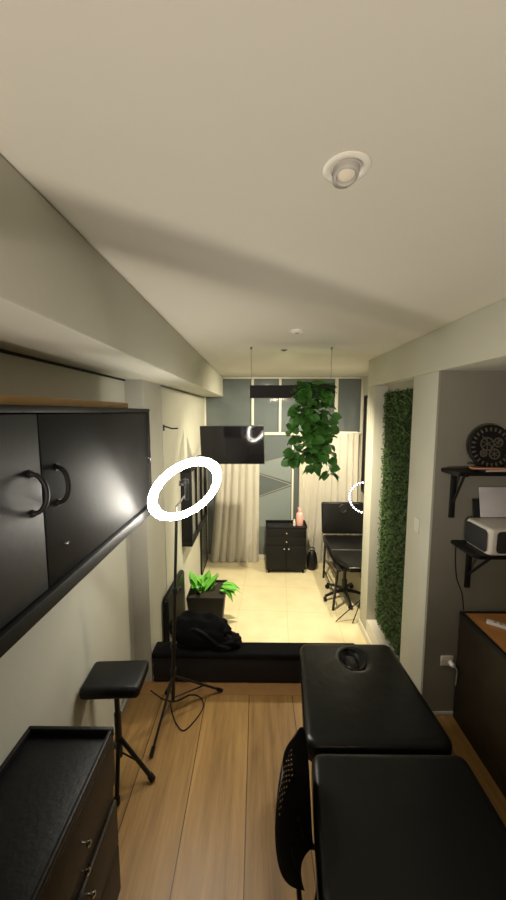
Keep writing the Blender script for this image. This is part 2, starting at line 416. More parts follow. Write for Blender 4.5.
bm = nb()
pts = [(-.84, 2.50, .006), (-.72, 2.42, .006), (-.62, 2.40, .006), (-.52, 2.46, .006), (-.44, 2.44, .006), (-.40, 2.36, .006), (-.43, 2.26, .006), (-.50, 2.16, .006), (-.56, 2.20, .006), (-.62, 2.30, .006), (-.66, 2.40, .006), (-.60, 2.31, .03)]
def smoothpath(P, k=8):
    P = [Vector(p) for p in P]; out = []
    for i in range(len(P)-1):
        a = P[max(i-1, 0)]; b = P[i]; c = P[i+1]; d = P[min(i+2, len(P)-1)]
        for j in range(k):
            t = j/k
            out.append(.5*((2*b)+(c-a)*t+(2*a-5*b+4*c-d)*t*t+(3*b-a-3*c+d)*t**3))
    out.append(P[-1]); return out
tube(bm, smoothpath(pts[:-1]), .004, 6)
tag(obj('power_cable', bm, M['blackmat']), 'thin black cable looped on the wood floor beside the ring light tripod', 'cable')

# ------------------------------------------------------------------ foot rest stand
fs = thing('footrest_stand', 'small black padded stand on folding tripod legs beside the left wall', 'stool', (-.819, 1.84, 0))
bm = B(-.165, .165, -.118, .118, .62, .693, bev=.026, seg=4); obj('seat', bm, M['leather2'], fs, rot=(0, 0, R(3)))
bm = B(-.08, .08, -.06, .06, .605, .62); obj('mounting_plate', bm, M['metal'], fs)
bm = nb(); tube(bm, [(0, 0, .605), (0, 0, .36)], .015, 12); obj('post', bm, M['metal'], fs)
bm = nb(); tube(bm, [(0, 0, .44), (0, 0, .16)], .020, 12); tube(bm, [(0, 0, .55), (-.035, .0, .55)], .008, 8); box(bm, -.05, -.03, -.012, .012, .535, .565, bev=.004); obj('sleeve', bm, M['metal'], fs)
for a, r in ((-5, .20), (-82, .19), (135, .20)):
    f = Vector((math.cos(R(a))*r, math.sin(R(a))*r, .012)); hb = Vector((0, 0, .29))
    if a == -5: f = Vector((.20, -.01, .014))
    if a == -82: f = Vector((.036, -.145, .014))
    if a == 135: f = Vector((-.12, .14, .014))
    bm = nb(); tube(bm, [hb, f], .0125, 10); lg = obj('leg', bm, M['metal'], fs)
    d = (f-hb).normalized(); bm = nb(); tube(bm, [f-d*.035, f+d*.002], .018, 10); obj('rubber_foot', bm, M['blackmat'], lg)
    bm = nb(); tube(bm, [Vector((0, 0, .19)), hb.lerp(f, .6)], .005, 8); obj('brace', bm, M['metal'], fs)

# ------------------------------------------------------------------ drawer cart, bottom left
dc = thing('drawer_cabinet', 'black drawer cabinet with a tray top, front left under the wall cabinet', 'cabinet', (-.985, .42, 0))
W, D, Ht = .368, .925, .85
bm = nb(); box(bm, 0, W-.018, 0, D-.004, .03, Ht-.035, bev=.003); obj('body', bm, M['blackwood'], dc)
bm = nb(); box(bm, 0, W, 0, D, Ht-.040, Ht-.028, bev=.002)
for a in ((0, W, D-.018, D), (0, W, 0, .018), (0, .018, .018, D-.018), (W-.016, W, .018, D-.018)): box(bm, *a, Ht-.028, Ht, bev=.004)
obj('tray_top', bm, M['blackwood'], dc)
for z0, z1, xo, ky, kz, mm_ in ((.59, .805, 0, .64, .675, 'brownwood'), (.505, .585, -.012, .645, .550, 'blackwood'), (.28, .500, 0, .65, .445, 'brownwood'), (.04, .272, 0, .65, .22, 'brownwood')):
    bm = nb(); box(bm, W-.0178+xo/2, W+xo, .004, D-.006, z0, z1, bev=.004); d = obj('drawer', bm, M[mm_], dc)
    bm = nb(); lathe(bm, [(.004, 0), (.004, .012), (.010, .016), (.011, .023), (.005, .028), (0, .029)], 16, T(W+xo, ky, kz) @ RY(90)); obj('knob', bm, M['chrome'], d)
for x in (.03, W-.05):
    for y in (.03, D-.05): obj('foot', B(x-.015, x+.03, y-.015, y+.03, 0, .03), M['blackmat'], dc)

# ------------------------------------------------------------------ low black bench between rooms
be = thing('low_bench', 'long low black bench at the edge of the wood floor', 'bench', (.16, 2.66, 0))
L2 = 1.0; LR = .66
obj('front_board', B(-L2, LR, -.075, -.055, .012, .225, bev=.003), M['benchfront'], be)
obj('frame', B(-L2, LR, -.055, .06, 0.002, .215), M['blackmat'], be)
bm = nb(); box(bm, -L2-.01, LR+.01, -.085, .075, .215, .262, bev=.016, seg=3); obj('cushion_top', bm, M['cloth'], be)

# bag on the bench
bg = thing('backpack', 'slumped black fabric bag lying on the low bench', 'bag', (-.47, 2.68, .262))
def lump(sx, sy, sz, seedv, amp, k=3.0, flat=0.0):
    bm = nb(); bmesh.ops.create_icosphere(bm, subdivisions=4, radius=1)
    from mathutils import noise
    off = Vector((seedv*3.1, seedv*1.7, seedv))
    for v in bm.verts:
        nn = noise.noise(v.co*k+off)*amp+noise.noise(v.co*k*2.7+off)*amp*.5
        v.co *= 1+nn
        v.co = Vector((v.co.x*sx, v.co.y*sy, max(v.co.z, -.75)*sz))
    zmin = min(v.co.z for v in bm.verts)
    for v in bm.verts: v.co.z -= zmin
    return bm
bm = lump(.25, .10, .15, 2, .22); bmesh.ops.transform(bm, matrix=T(-.02, .0, 0) @ RY(9), verts=bm.verts)
zmin = min(v.co.z for v in bm.verts); bmesh.ops.translate(bm, vec=(0, 0, -zmin), verts=bm.verts); obj('body', bm, M['cloth'], bg, ang=80)
bm = lump(.15, .085, .06, 5, .25); bmesh.ops.translate(bm, vec=(.20, -.0, 0), verts=bm.verts); obj('flap', bm, M['cloth'], bg, ang=80)
bm = nb(); tube(bm, smoothpath([(-.10, -.06, .17), (-.02, -.10, .21), (.08, -.10, .15), (.16, -.09, .07), (.26, -.07, .03)]), .012, 8); obj('strap', bm, M['blackmat'], bg)
bm = nb(); tube(bm, smoothpath([(.0, .02, .20), (.10, .0, .16), (.22, -.02, .11), (.30, -.03, .05), (.33, -.03, .012)]), .014, 8); obj('strap', bm, M['blackmat'], bg)

# leaning panel
bm = nb(); prism(bm, [(0, 0), (.70, 0), (.70, .72), (.675, .755), (.62, .765), (.04, .80), (0, .78)], 'x', 0, .05)
bmesh.ops.bevel(bm, geom=bm.edges[:], offset=.012, segments=3, affect='EDGES')
lp = thing('folded_panel', 'black padded panel standing against the left wall beside the planter', 'panel', (-.848, 2.93, ZR))
obj('pad', bm, M['leather2'], lp)
bm = nb(); tube(bm, [(.05, .2, .35), (.068, .22, .35), (.068, .38, .35), (.05, .40, .35)], .008, 8); obj('grip', bm, M['metal'], lp)

# ------------------------------------------------------------------ plants
def leaf(bm, base, dirv, up, ln, wd, bend=.3, seg=6, heart=False):
    d = dirv.normalized(); s = d.cross(up)
    if s.length < 1e-4: s = d.cross(Vector((1, .2, 0)))
    s.normalize(); u = s.cross(d).normalized()
    rows = []
    for i in range(seg+1):
        t = i/seg
        if heart: w = wd*(math.sin(PI*min(1, (t*.9+.1)))**.6)*(1 if t < .5 else (1-(t-.5)*.35)) if t < 1 else 0
        else: w = wd*math.sin(PI*(t*.92+.06))**.8 if t < 1 else 0
        c = base+d*ln*t-u*(bend*ln*t*t)
        cup = .18*w
        rows.append((bm.verts.new(c-s*w*.5+u*cup), bm.verts.new(c), bm.verts.new(c+s*w*.5+u*cup)))
    for a, b in zip(rows, rows[1:]):
        for j in (0, 1):
            try: bm.faces.new((a[j], a[j+1], b[j+1], b[j]))
            except ValueError: pass

pl = thing('potted_plant', 'bright green leafy plant in a square charcoal planter', 'plant', (-.555, 3.71, ZR))
bm = nb()
w0, w1, hh = .155, .205, .48
def frust(bm, a0, a1, z0, z1):
    v = [bm.verts.new((sx*a, sy*a, z)) for z, a in ((z0, a0), (z1, a1)) for sx, sy in ((-1, -1), (1, -1), (1, 1), (-1, 1))]
    return v
o_ = frust(bm, w0, w1, 0, hh); i_ = frust(bm, w0-.012, w1-.015, hh-.03, hh)
for k in range(4):
    j = (k+1) % 4
    bm.faces.new((o_[k], o_[j], o_[4+j], o_[4+k])); bm.faces.new((o_[4+k], o_[4+j], i_[4+j], i_[4+k]))
    i_[k].co.x = math.copysign(w1-.017, i_[k].co.x); i_[k].co.y = math.copysign(w1-.017, i_[k].co.y)
    bm.faces.new((i_[4+k], i_[4+j], i_[j], i_[k]))
bm.faces.new(o_[:4][::-1]); bm.faces.new(i_[:4])
obj('planter', bm, M['planter'], pl, smooth=False)
bm = nb(); box(bm, -w1+.02, w1-.02, -w1+.02, w1-.02, hh-.031, hh-.02); obj('soil', bm, M['soil'], pl)
bm = nb(); rnd = random.Random(11)
specs = []
for k in range(26):
    a = rnd.uniform(0, 2*PI); el = rnd.uniform(.7, 1.4); ln = rnd.uniform(.11, .22)
    specs.append((a, el, ln))
for a, el, ln in specs:
    d = Vector((math.cos(a)*math.cos(el), math.sin(a)*math.cos(el), math.sin(el)))
    b0 = Vector((-.07+math.cos(a)*.05+rnd.uniform(-.06, .08), math.sin(a)*.05+rnd.uniform(-.06, .06), hh-.02))
    if b0.x+d.x*ln < -.2: d.x *= .2
    if b0.y+d.y*ln < -.2: d.y *= .4
    leaf(bm, b0, d, Vector((0, 0, 1)), ln, ln*.38, .25)
for k in range(13):   # arching leaves over the right edge
    a = rnd.uniform(-.5, .6); b0 = Vector((.17+rnd.uniform(-.03, .03), rnd.uniform(-.10, .1), hh+.015))
    leaf(bm, b0, Vector((math.cos(a), math.sin(a), rnd.uniform(-.5, .3))), Vector((0, 0, 1)), rnd.uniform(.12, .21), .075, .6)
obj('leaves', bm, M['leaf2'], pl, ang=80, recalc=False)

# hanging planter with pothos
hp = thing('hanging_planter', 'black trough hung from the ceiling on wires, trailing green vine', 'plant', (.30, 3.02, 2.32))
bm = nb(); Wt = .36
for a in ((-Wt, Wt, -.06, -.05, 0, .105), (-Wt, Wt, .05, .06, 0, .105), (-Wt, -Wt+.01, -.05, .05, 0, .105), (Wt-.01, Wt, -.05, .05, 0, .105), (-Wt, Wt, -.05, .05, 0, .01)): box(bm, *a)
obj('trough', bm, M['blackmat'], hp)
for x in (-.35, .335):
    bm = nb(); tube(bm, [(x, 0, .10), (x, 0, ZC-2.32)], .0022, 6); tube(bm, [(x, 0, ZC-2.32-.02), (x, 0, ZC-2.32)], .009, 10)
    obj('wire', bm, M['wire'], hp)
bm = nb(); bs = nb(); rnd = random.Random(4)
for k in range(15):
    x = rnd.uniform(.06, .31); y = rnd.uniform(-.07, .07); ln = rnd.choice([.25, .4, .5, .6, .7])
    if .12 < x < .28: ln = rnd.uniform(.5, .76)
    if x > .29 or x < .06: ln = min(ln, .5)
    pts = [Vector((x, y*.5, .10)), Vector((x+rnd.uniform(-.03, .03), y*1.2+math.copysign(.02, y), .08)), Vector((x+rnd.uniform(-.05, .05), y*1.4, -.1))]
    z = -.1
    while z > .1-ln:
        z -= .12; pts.append(Vector((pts[-1].x+rnd.uniform(-.03, .03), pts[-1].y+rnd.uniform(-.02, .02), max(z, .1-ln))))
    P = smoothpath(pts, 5); tube(bs, P, .0025, 5)
    for p in P[2::1]:
        for r_ in range(2):
            if rnd.random() < (.62 if r_ == 0 else .25):
                a = rnd.uniform(0, 2*PI); d = Vector((math.cos(a), math.sin(a)-.35, rnd.uniform(-.9, .25)))
                sz = rnd.uniform(.07, .105)
                leaf(bm, p+d.normalized()*.02, d, Vector((0, 0, 1)) if rnd.random() < .6 else Vector((0, -1, .3)), sz, sz*.95, .25, heart=True)
for k in range(120):
    x = rnd.uniform(.05, .32); a = rnd.uniform(0, 2*PI)
    d = Vector((math.cos(a), math.sin(a)-.3, rnd.uniform(-.4, .7))); sz = rnd.uniform(.065, .10)
    leaf(bm, Vector((x, rnd.uniform(-.06, .06), rnd.uniform(.06, .15))), d, Vector((0, -.6, 1)), sz, sz*.95, .25, heart=True)
bmesh.ops.translate(bm, vec=(0, 0, -.035), verts=bm.verts); bmesh.ops.translate(bs, vec=(0, 0, -.02), verts=bs.verts)
obj('vine_leaves', bm, M['leaf'], hp, ang=80, recalc=False); obj('vine_stems', bs, M['stem'], hp)

# green wall panel
gp = thing('hedge_panel', 'tall artificial green hedge panel set in the niche', 'hedge panel', (1.33, 3.135, -.06))
obj('backing', B(-.012, -.001, -.43, .43, .002, 2.455), M['hedgeback'], gp)
bm = nb(); rnd = random.Random(21)
for k in range(10500):
    y = rnd.uniform(-.42, .42); z = rnd.uniform(.01, 2.455)
    a = rnd.uniform(0, 2*PI); d = Vector((-rnd.uniform(.3, 1.0), math.cos(a), math.sin(a)+.1)).normalized(); sz = rnd.uniform(.016, .034)
    b0 = Vector((-.012-rnd.random()*.028, y, z)); s = d.cross(Vector((-1, .1, .2))).normalized()
    w = sz*.30
    v = [bm.verts.new(b0), bm.verts.new(b0+d*sz*.5+s*w), bm.verts.new(b0+d*sz), bm.verts.new(b0+d*sz*.5-s*w)]
    for q_ in v:
        q_.co.y = max(-.43, min(.425, q_.co.y)); q_.co.z = max(.002, q_.co.z)
    bm.faces.new(v)
o = obj('foliage', bm, M['hedge'], gp, smooth=False, recalc=False)

# ------------------------------------------------------------------ television
tv = thing('television', 'flat black television hung in front of the end wall, left of the hanging plant', 'television', (-.285, 3.95, 1.825), rot=(R(3.4), R(-1), R(-6.9)))
bm = B(-.372, .372, -.012, .03, -.225, .22, bev=.005); obj('cabinet', bm, M['bezel'], tv)
bm = B(-.364, .364, -.0145, -.0122, -.212, .212); obj('screen', bm, M['screen'], tv)
bm = B(-.13, .13, .03, .05, -.1, .1, bev=.004); obj('mount_plate', bm, M['metal'], tv)
ti = (Matrix.Translation(tv.location) @ tv.rotation_euler.to_matrix().to_4x4()).inverted()
bm = nb(); tube(bm, [ti @ Vector(p) for p in ((-.285, 4.0, 1.825), (-.285, 4.12, 1.825), (-.52, 4.75, 1.80), (-.845, 5.35, 1.80))], .018, 10)
box(bm, -.02, .0, -.06, .06, -.09, .09, bev=.003, mtx=ti @ T(-.83, 5.35, 1.80)); obj('wall_arm', bm, M['metal'], tv)

# ------------------------------------------------------------------ mirrors and panels on the left wall
mr = thing('wall_mirror', 'wide black-framed mirror on the left wall behind the ring light', 'mirror', (-.85, 3.76, .68))
YM = 1.19; HM = .90; fw = .05
obj('backboard', B(0, .075, .01, YM-.01, .01, HM-.01), M['blackmat'], mr)
bm = nb()
for a in ((0, .12, 0, YM, 0, fw), (0, .12, 0, YM, HM-fw, HM), (0, .12, 0, fw, fw, HM-fw), (0, .12, YM-fw, YM, fw, HM-fw), (.08, .11, .42, .445, fw, HM-fw), (.08, .11, .80, .825, fw, HM-fw)): box(bm, *a, bev=.003)
obj('frame', bm, M['black'], mr)
obj('glass', B(.0752, .082, fw, YM-fw, fw, HM-fw), M['mirror'], mr)

sp = thing('leaning_panel', 'dark grey black-edged panel standing at the far end of the left wall', 'panel', (-.848, 4.97, ZR))
obj('sheet', B(0, .016, .02, .56, .01, 1.45), M['darkmirror'], sp)
bm = nb()
for a in ((0, .024, 0, .02, 0, 1.47), (0, .024, .56, .58, 0, 1.47), (0, .024, .02, .56, 0, .01), (0, .024, .02, .56, 1.45, 1.47)): box(bm, *a, bev=.002)
obj('edging', bm, M['blackmat'], sp)

hk = thing('wall_hook', 'small black hook arm high on the left wall beyond the wall cabinet', 'hook', (-.85, 3.13, 2.05))
obj('plate', B(0, .008, -.018, .018, -.02, .035, bev=.002), M['metal'], hk)
bm = nb(); tube(bm, smoothpath([(.005, 0, .02), (.04, .0, .012), (.08, .005, .0), (.13, .01, .002)]), .007, 8); obj('arm', bm, M['metal'], hk)


# ------------------------------------------------------------------ trolley in the rear
tr = thing('salon_trolley', 'black two-drawer trolley on castors in front of the glazed wall', 'trolley', (.45, 5.20, ZR))
tw, td, th = .305, .14, .74
obj('body', B(-tw, tw, -td+.018, td, .06, th-.02, bev=.003), M['blackwood'], tr)
bm = nb(); box(bm, -tw-.008, tw+.008, -td-.004, td+.004, th-.02, th-.006, bev=.003)
for a in ((-tw-.008, tw+.008, td-.008, td+.004), (-tw-.008, -tw+.006, -td, td-.008), (tw-.006, tw+.008, -td, td-.008)): box(bm, *a, th-.006, th+.02, bev=.002)
obj('top', bm, M['blackwood'], tr)
for z0, z1 in ((.585, .715), (.455, .58)):
    d = obj('drawer', B(-tw+.006, tw-.006, -td, -td+.0175, z0, z1, bev=.003), M['black'], tr)
    bm = nb(); lathe(bm, [(.005, 0), (.005, .012), (.013, .018), (.010, .027), (0, .028)], 14, T(0, -td, (z0+z1)/2) @ RX(90)); obj('knob', bm, M['chrome'], d)
for x0, x1, kx in ((-tw+.006, -.003, -.035), (.003, tw-.006, .035)):
    d = obj('door', B(x0, x1, -td, -td+.0175, .07, .45, bev=.003), M['black'], tr)
    bm = nb(); lathe(bm, [(.005, 0), (.005, .012), (.013, .018), (.010, .027), (0, .028)], 14, T(kx, -td, .405) @ RX(90)); obj('knob', bm, M['chrome'], d)
for x in (-tw+.04, tw-.04):
    for y in (-td+.04, td-.04):
        bm = nb(); lathe(bm, [(0, -.011), (.022, -.011), (.026, -.006), (.026, .006), (.022, .011), (0, .011)], 16, T(x, y, .026) @ RY(90)); box(bm, x-.016, x+.016, y-.012, y+.012, .036, .062)
        obj('castor', bm, M['blackmat'], tr)
b1 = thing('pump_bottle', 'pink bottle standing on the black trolley', 'bottle', (.66, 5.18, ZR+th-.0055))
bm = nb(); lathe(bm, [(0, 0), (.052, 0), (.055, .006), (.055, .17), (.045, .19), (.022, .205), (.022, .215), (0, .215)], 24); obj('body', bm, M['pink'], b1)
bm = nb(); lathe(bm, [(.024, .212), (.024, .25), (.012, .256), (.012, .275), (0, .275)], 20); tube(bm, [(0, 0, .27), (-.035, 0, .268)], .008, 8); obj('cap', bm, M['pink'], b1)
b2 = thing('small_bottle', 'small white bottle beside the pink bottle on the trolley', 'bottle', (.575, 5.15, ZR+th-.0055))
bm = nb(); lathe(bm, [(0, 0), (.02, 0), (.02, .07), (.01, .08), (0, .08)], 18); obj('body', bm, M['plastic'], b2)
bm = nb(); lathe(bm, [(.012, .078), (.012, .10), (0, .10)], 16); obj('cap', bm, M['plastic'], b2)

bb = thing('round_bag', 'rounded black bag on the tiled floor right of the trolley', 'bag', (.87, 5.22, ZR))
bm = lump(.085, .07, .18, 9, .07, 1.6); obj('body', bm, M['leather2'], bb, ang=80)
bm = nb(); tube(bm, smoothpath([(-.035, 0, .28), (-.03, 0, .35), (.03, 0, .35), (.035, 0, .28)]), .007, 8); obj('handle', bm, M['leather2'], bb)

# ------------------------------------------------------------------ rear treatment bed
rb = thing('treatment_bed', 'black treatment bed with raised backrest in the rear room', 'bed', (1.29, 4.45, ZR))
def pad(x0, x1, y0, y1, z0, z1, bev=.02, seg=3): return B(x0, x1, y0, y1, z0, z1, bev=bev, seg=seg)
obj('seat_pad', pad(-.31, .31, -.02, .54, .575, .65), M['leather'], rb)
bm = nb(); prism(bm, [(-.20, -.54), (.30, -.54), (.31, -.03), (-.31, -.03), (-.31, -.2)], 'z', .575, .65)
bmesh.ops.bevel(bm, geom=bm.edges[:], offset=.018, segments=3, affect='EDGES'); obj('leg_pad', bm, M['leather'], rb)
for P_ in ([(-.205, -.545, .64), (.295, -.545, .64)], [(-.30, -.025, .647), (.30, -.025, .647)]):
    bm = nb(); tube(bm, P_, .004, 6); obj('piping', bm, M['chrome'], rb)
mm = T(0, .56, .66) @ RX(-12)
bm = nb(); box(bm, -.315, .315, -.03, .045, 0, .47, bev=.026, seg=4, mtx=mm); bk = obj('backrest', bm, M['leather'], rb)
bm = nb(); lathe(bm, [(.040, 0), (.056, .006), (.066, 0), (.056, -.002)], 28, mm @ T(0, -.031, .37) @ RX(90)); obj('face_hole_rim', bm, M['leather2'], bk)
bm = nb(); lathe(bm, [(0, .003), (.045, .003), (.045, 0)], 28, mm @ T(0, -.031, .37) @ RX(90)); obj('face_hole', bm, M['blackmat'], bk)
bm = nb()
for a in ((-.30, -.27, -.45, .55, .545, .575), (.27, .30, -.45, .55, .545, .575), (-.27, .27, -.2, -.17, .545, .575), (-.27, .27, .5, .53, .545, .575)): box(bm, *a)
obj('frame', bm, M['metal'], rb)
for x, y, dx in ((-.30, -.36, -.035), (.28, -.36, 0), (-.29, .50, 0), (.28, .50, 0)):
    bm = nb(); tube(bm, [(x+.015, y, .56), (x+dx, y, .0)], .016, 10); obj('leg', bm, M['metal'], rb)
bm = nb(); tube(bm, [(-.30, .44, .16), (-.30, -.36, .16)], .008, 8); tube(bm, [(-.285, .5, .3), (-.285, -.36, .45)], .008, 8); obj('side_brace', bm, M['metal'], rb)

# wheeled stool under the rear bed
ws = thing('wheeled_stool', 'black star-base stool on castors under the rear treatment bed', 'stool', (1.17, 4.40, ZR))
bm = nb(); lathe(bm, [(0, .42), (.13, .42), (.15, .43), (.155, .46), (.14, .485), (0, .49)], 28); obj('seat', bm, M['leather2'], ws)
bm = nb(); lathe(bm, [(.035, .08), (.035, .25), (.022, .25), (.022, .42)], 18); obj('gas_column', bm, M['metal'], ws)
bm = nb()
for k in range(5):
    a = R(200+72*k); tube(bm, [(0, 0, .11), (math.cos(a)*.15, math.sin(a)*.15, .10), (math.cos(a)*.29, math.sin(a)*.29, .07)], .02, 8, rads=[.028, .022, .016])
st = obj('star_base', bm, M['metal'], ws)
for k in range(5):
    a = R(200+72*k); bm = nb(); lathe(bm, [(0, -.018), (.026, -.018), (.03, -.01), (.03, .01), (.026, .018), (0, .018)], 16, T(math.cos(a)*.29, math.sin(a)*.29, .031) @ RZ(200+72*k+70) @ RX(90)); obj('castor', bm, M['blackmat'], st)

# small LED ring on tripod at the right
lr = thing('led_ring', 'small ring of lit white LEDs on a slim tripod by the rear bed', 'ring light', (1.235, 3.865, ZR))
bm = nb(); tube(bm, [(0, 0, .18), (0, 0, 1.34)], .008, 10); obj('pole', bm, M['metal'], lr)
for fx, fy in ((-.30, -.02), (-.11, -.05), (.10, .03)):
    bm = nb(); tube(bm, [(0, 0, .28), (fx, fy, .008)], .006, 8); obj('leg', bm, M['metal'], lr)
mr2 = T(.0, 0, 1.50) @ RZ(-18) @ RX(80)
bm = nb(); pts = [mr2 @ Vector((math.cos(2*PI*i/48)*.17, math.sin(2*PI*i/48)*.17, 0)) for i in range(48)]; tube(bm, pts, .012, 10, closed=True); obj('ring', bm, M['blackmat'], lr)
bm = nb()
for i in range(32):
    a = 2*PI*i/32; bmesh.ops.create_icosphere(bm, subdivisions=2, radius=.010, matrix=mr2 @ T(math.cos(a)*.172, math.sin(a)*.172, .011))
o = obj('led', bm, M['led'], lr); o['kind'] = 'stuff'
# tall dark mirror on the rear right wall
tm = thing('tall_mirror', 'tall black-framed mirror on the right wall of the rear room', 'mirror', (1.70, 5.0, .95))
obj('glass', B(-.016, -.002, -.36, .36, .04, 1.46), M['mirror'], tm)
bm = nb()
for a in ((-.05, 0, -.40, -.36, 0, 1.5), (-.05, 0, .36, .40, 0, 1.5), (-.05, 0, -.36, .36, 0, .04), (-.05, 0, -.36, .36, 1.46, 1.5)): box(bm, *a, bev=.003)
obj('frame', bm, M['black'], tm)

# ------------------------------------------------------------------ front massage table
mt = thing('massage_table', 'large black padded massage table in the front room', 'massage table', (.585, 1.46, 0))
def cushion(x0, x1, y0, y1, z0, z1, r=.05, taper=0.0, bev=.03, seg=5, puff=.008, hole=None):
    """rounded-corner slab, top gently domed"""
    bm = nb(); nx, ny = 36, 36
    def prof(e):   # edge fall-off
        return 1-(1-min(1, e/bev))**2
    g = {}
    cx, cy = (x0+x1)/2, (y0+y1)/2; hx, hy = (x1-x0)/2, (y1-y0)/2
    def rr(u, v):  # square (-1..1) to rounded rectangle
        x = u*hx; y = v*hy
        ax = max(0, abs(x)-(hx-r)); ay = max(0, abs(y)-(hy-r))
        if ax > 0 and ay > 0:
            m_ = max(ax, ay); l_ = math.hypot(ax, ay); k_ = m_/l_
            x = math.copysign(hx-r+ax*k_, x); y = math.copysign(hy-r+ay*k_, y)
        return x, y
    def edge(u, v):
        x, y = rr(u, v)
        ax = max(0, abs(x)-(hx-r)); ay = max(0, abs(y)-(hy-r))
        return max(0, r-math.hypot(ax, ay)) if (ax or ay) else r
    def sp_(t): return math.copysign(1-(1-abs(t))**1.7, t)
    for side in (1, 0):
        for i in range(nx+1):
            for j in range(ny+1):
                u = sp_(-1+2*i/nx); v = sp_(-1+2*j/ny)
                x, y = rr(u, v); e = edge(u, v)
                k_ = math.sqrt(max(0, 1-(1-min(1, e/bev))**2))
                dome = puff*(1-u*u)*(1-v*v)
                if side: z = z1-bev+bev*k_+dome
                else: z = z0+bev-bev*k_
                tx = 1-taper*(y+hy)/(2*hy)
                g[side, i, j] = bm.verts.new((cx+x*tx, cy+y, z))
    for side in (1, 0):
        for i in range(nx):
            for j in range(ny):
                q_ = (g[side, i, j], g[side, i+1, j], g[side, i+1, j+1], g[side, i, j+1])
                bm.faces.new(q_ if side else q_[::-1])
    rim = [(i, 0) for i in range(nx)]+[(nx, j) for j in range(ny)]+[(i, ny) for i in range(nx, 0, -1)]+[(0, j) for j in range(ny, 0, -1)]
    for a, b in zip(rim, rim[1:]+rim[:1]):
        bm.faces.new((g[0, a[0], a[1]], g[0, b[0], b[1]], g[1, b[0], b[1]], g[1, a[0], a[1]]))
    if hole:
        hx_, hy_, ha, hb, dp = hole
        for i in range(nx+1):
            for j in range(ny+1):
                v = g[1, i, j]; d = math.hypot((v.co.x-hx_)/ha, (v.co.y-hy_)/hb)
                if d < 1.25: v.co.z -= dp*max(0, min(1, (1.25-d)/.5))
    return bm
def skew(bm, x0, x1, ya, yb, la, lb, ra, rb_):
    """move the long sides so they run from la to lb and from ra to rb_"""
    for v in bm.verts:
        t = (v.co.y-ya)/(yb-ya); u = (v.co.x-x0)/(x1-x0)
        v.co.x = (la+(lb-la)*t)*(1-u)+(ra+(rb_-ra)*t)*u
    return bm
HX, HY = .025, .60
bm = cushion(-.33, .33, .02, .765, .505, .625, r=.06, bev=.035, puff=.006, hole=(HX-.005, HY, .068, .085, .04))
o = obj('head_pad', skew(bm, -.33, .33, .02, .765, -.357, -.288, .372, .330), M['leather'], mt, ang=60)
bm = nb()
pts = [(HX+.078*math.cos(2*PI*i/40), HY+.098*math.sin(2*PI*i/40), .623) for i in range(40)]; tube(bm, pts, .008, 8, closed=True); obj('face_hole_rim', bm, M['leather'], o)
bm = cushion(HX-.045, HX+.045, HY-.072, HY+.072, .57, .607, r=.043, bev=.02, puff=.008); obj('face_hole_plug', bm, M['leather'], o)
obj('body_pad', skew(cushion(-.335, .385, -1.05, -.005, .505, .628, r=.05, bev=.03, puff=.006), -.335, .385, -1.05, -.005, -.44, -.33, .375, .38), M['leather'], mt, ang=60)
bm = nb()
for a in ((-.28, -.24, -1.0, .70), (.25, .29, -1.0, .70)): box(bm, *a, .455, .506)
for y in (-1.0, -.55, -.04, .03, .66): box(bm, -.24, .25, y, y+.04, .455, .506)
obj('under_frame', bm, M['blackmat'], mt)
for y in (-.93, -.10, .12, .62):
    for x in (-.25, .26):
        bm = nb(); tube(bm, [(x, y, .46), (x, y+(.05 if y in (.62,) else 0), 0)], .018, 10); obj('leg', bm, M['metal'], mt)
for x in (-.25, .26):
    for y0, y1 in ((.12, .62), (-.93, -.10)):
        bm = nb(); tube(bm, [(x, y0, .14), (x, y1, .14)], .01, 8); obj('stretcher', bm, M['metal'], mt)

# ------------------------------------------------------------------ black chair by the massage table
ch = thing('plastic_chair', 'black perforated-back chair tucked beside the massage table', 'chair', (.33, 1.105, 0), rotz=-22)
# faces +x ; back shell at negative x
bm = nb(); uvl = bm.loops.layers.uv.new('UVMap'); g = []; nu, nv = 24, 24
for j in range(nv+1):
    v = j/nv; row = []
    z = .44+.46*v
    half = .20*(.30+.74*math.sin(PI*min(1, .02+.72*v))) * (math.sqrt(max(0, 1-max(0, (v-.80)/.20)**2))*.55+.45 if v > .8 else 1)
    for i in range(nu+1):
        u = -1+2*i/nu
        x = -.165-.05*(1-u*u)*(.4+.6*math.sin(PI*min(1, v*.9+.1)))-.055*v+.03*(1-v)**3
        row.append((bm.verts.new((x, u*half, z)), ((u+1)/2, v)))
    g.append(row)
for j in range(nv):
    for i in range(nu):
        qd = (g[j][i], g[j][i+1], g[j+1][i+1], g[j+1][i])
        f = bm.faces.new([a[0] for a in qd])
        for lp_, a in zip(f.loops, qd): lp_[uvl].uv = a[1]
bmesh.ops.solidify(bm, geom=bm.faces[:], thickness=.008)
obj('backrest', bm, M['perf'], ch, ang=60)
bm = cushion(-.10, .20, -.17, .17, .405, .43, r=.06, bev=.01, puff=-.006); obj('seat', bm, M['blackmat'], ch)
for x, y in ((-.08, -.14), (-.08, .14), (.17, -.14), (.17, .14)):
    bm = nb(); tube(bm, [(x, y, .408), (x*1.12, y*1.05, 0)], .012, 10); obj('leg', bm, M['metal'], ch)
for y in (-.12, .12):
    bm = nb(); tube(bm, smoothpath([(-.08, y, .40), (-.14, y*.8, .405), (-.165, y*.5, .46), (-.195, y*.45, .56)]), .010, 8); obj('back_support', bm, M['metal'], ch)

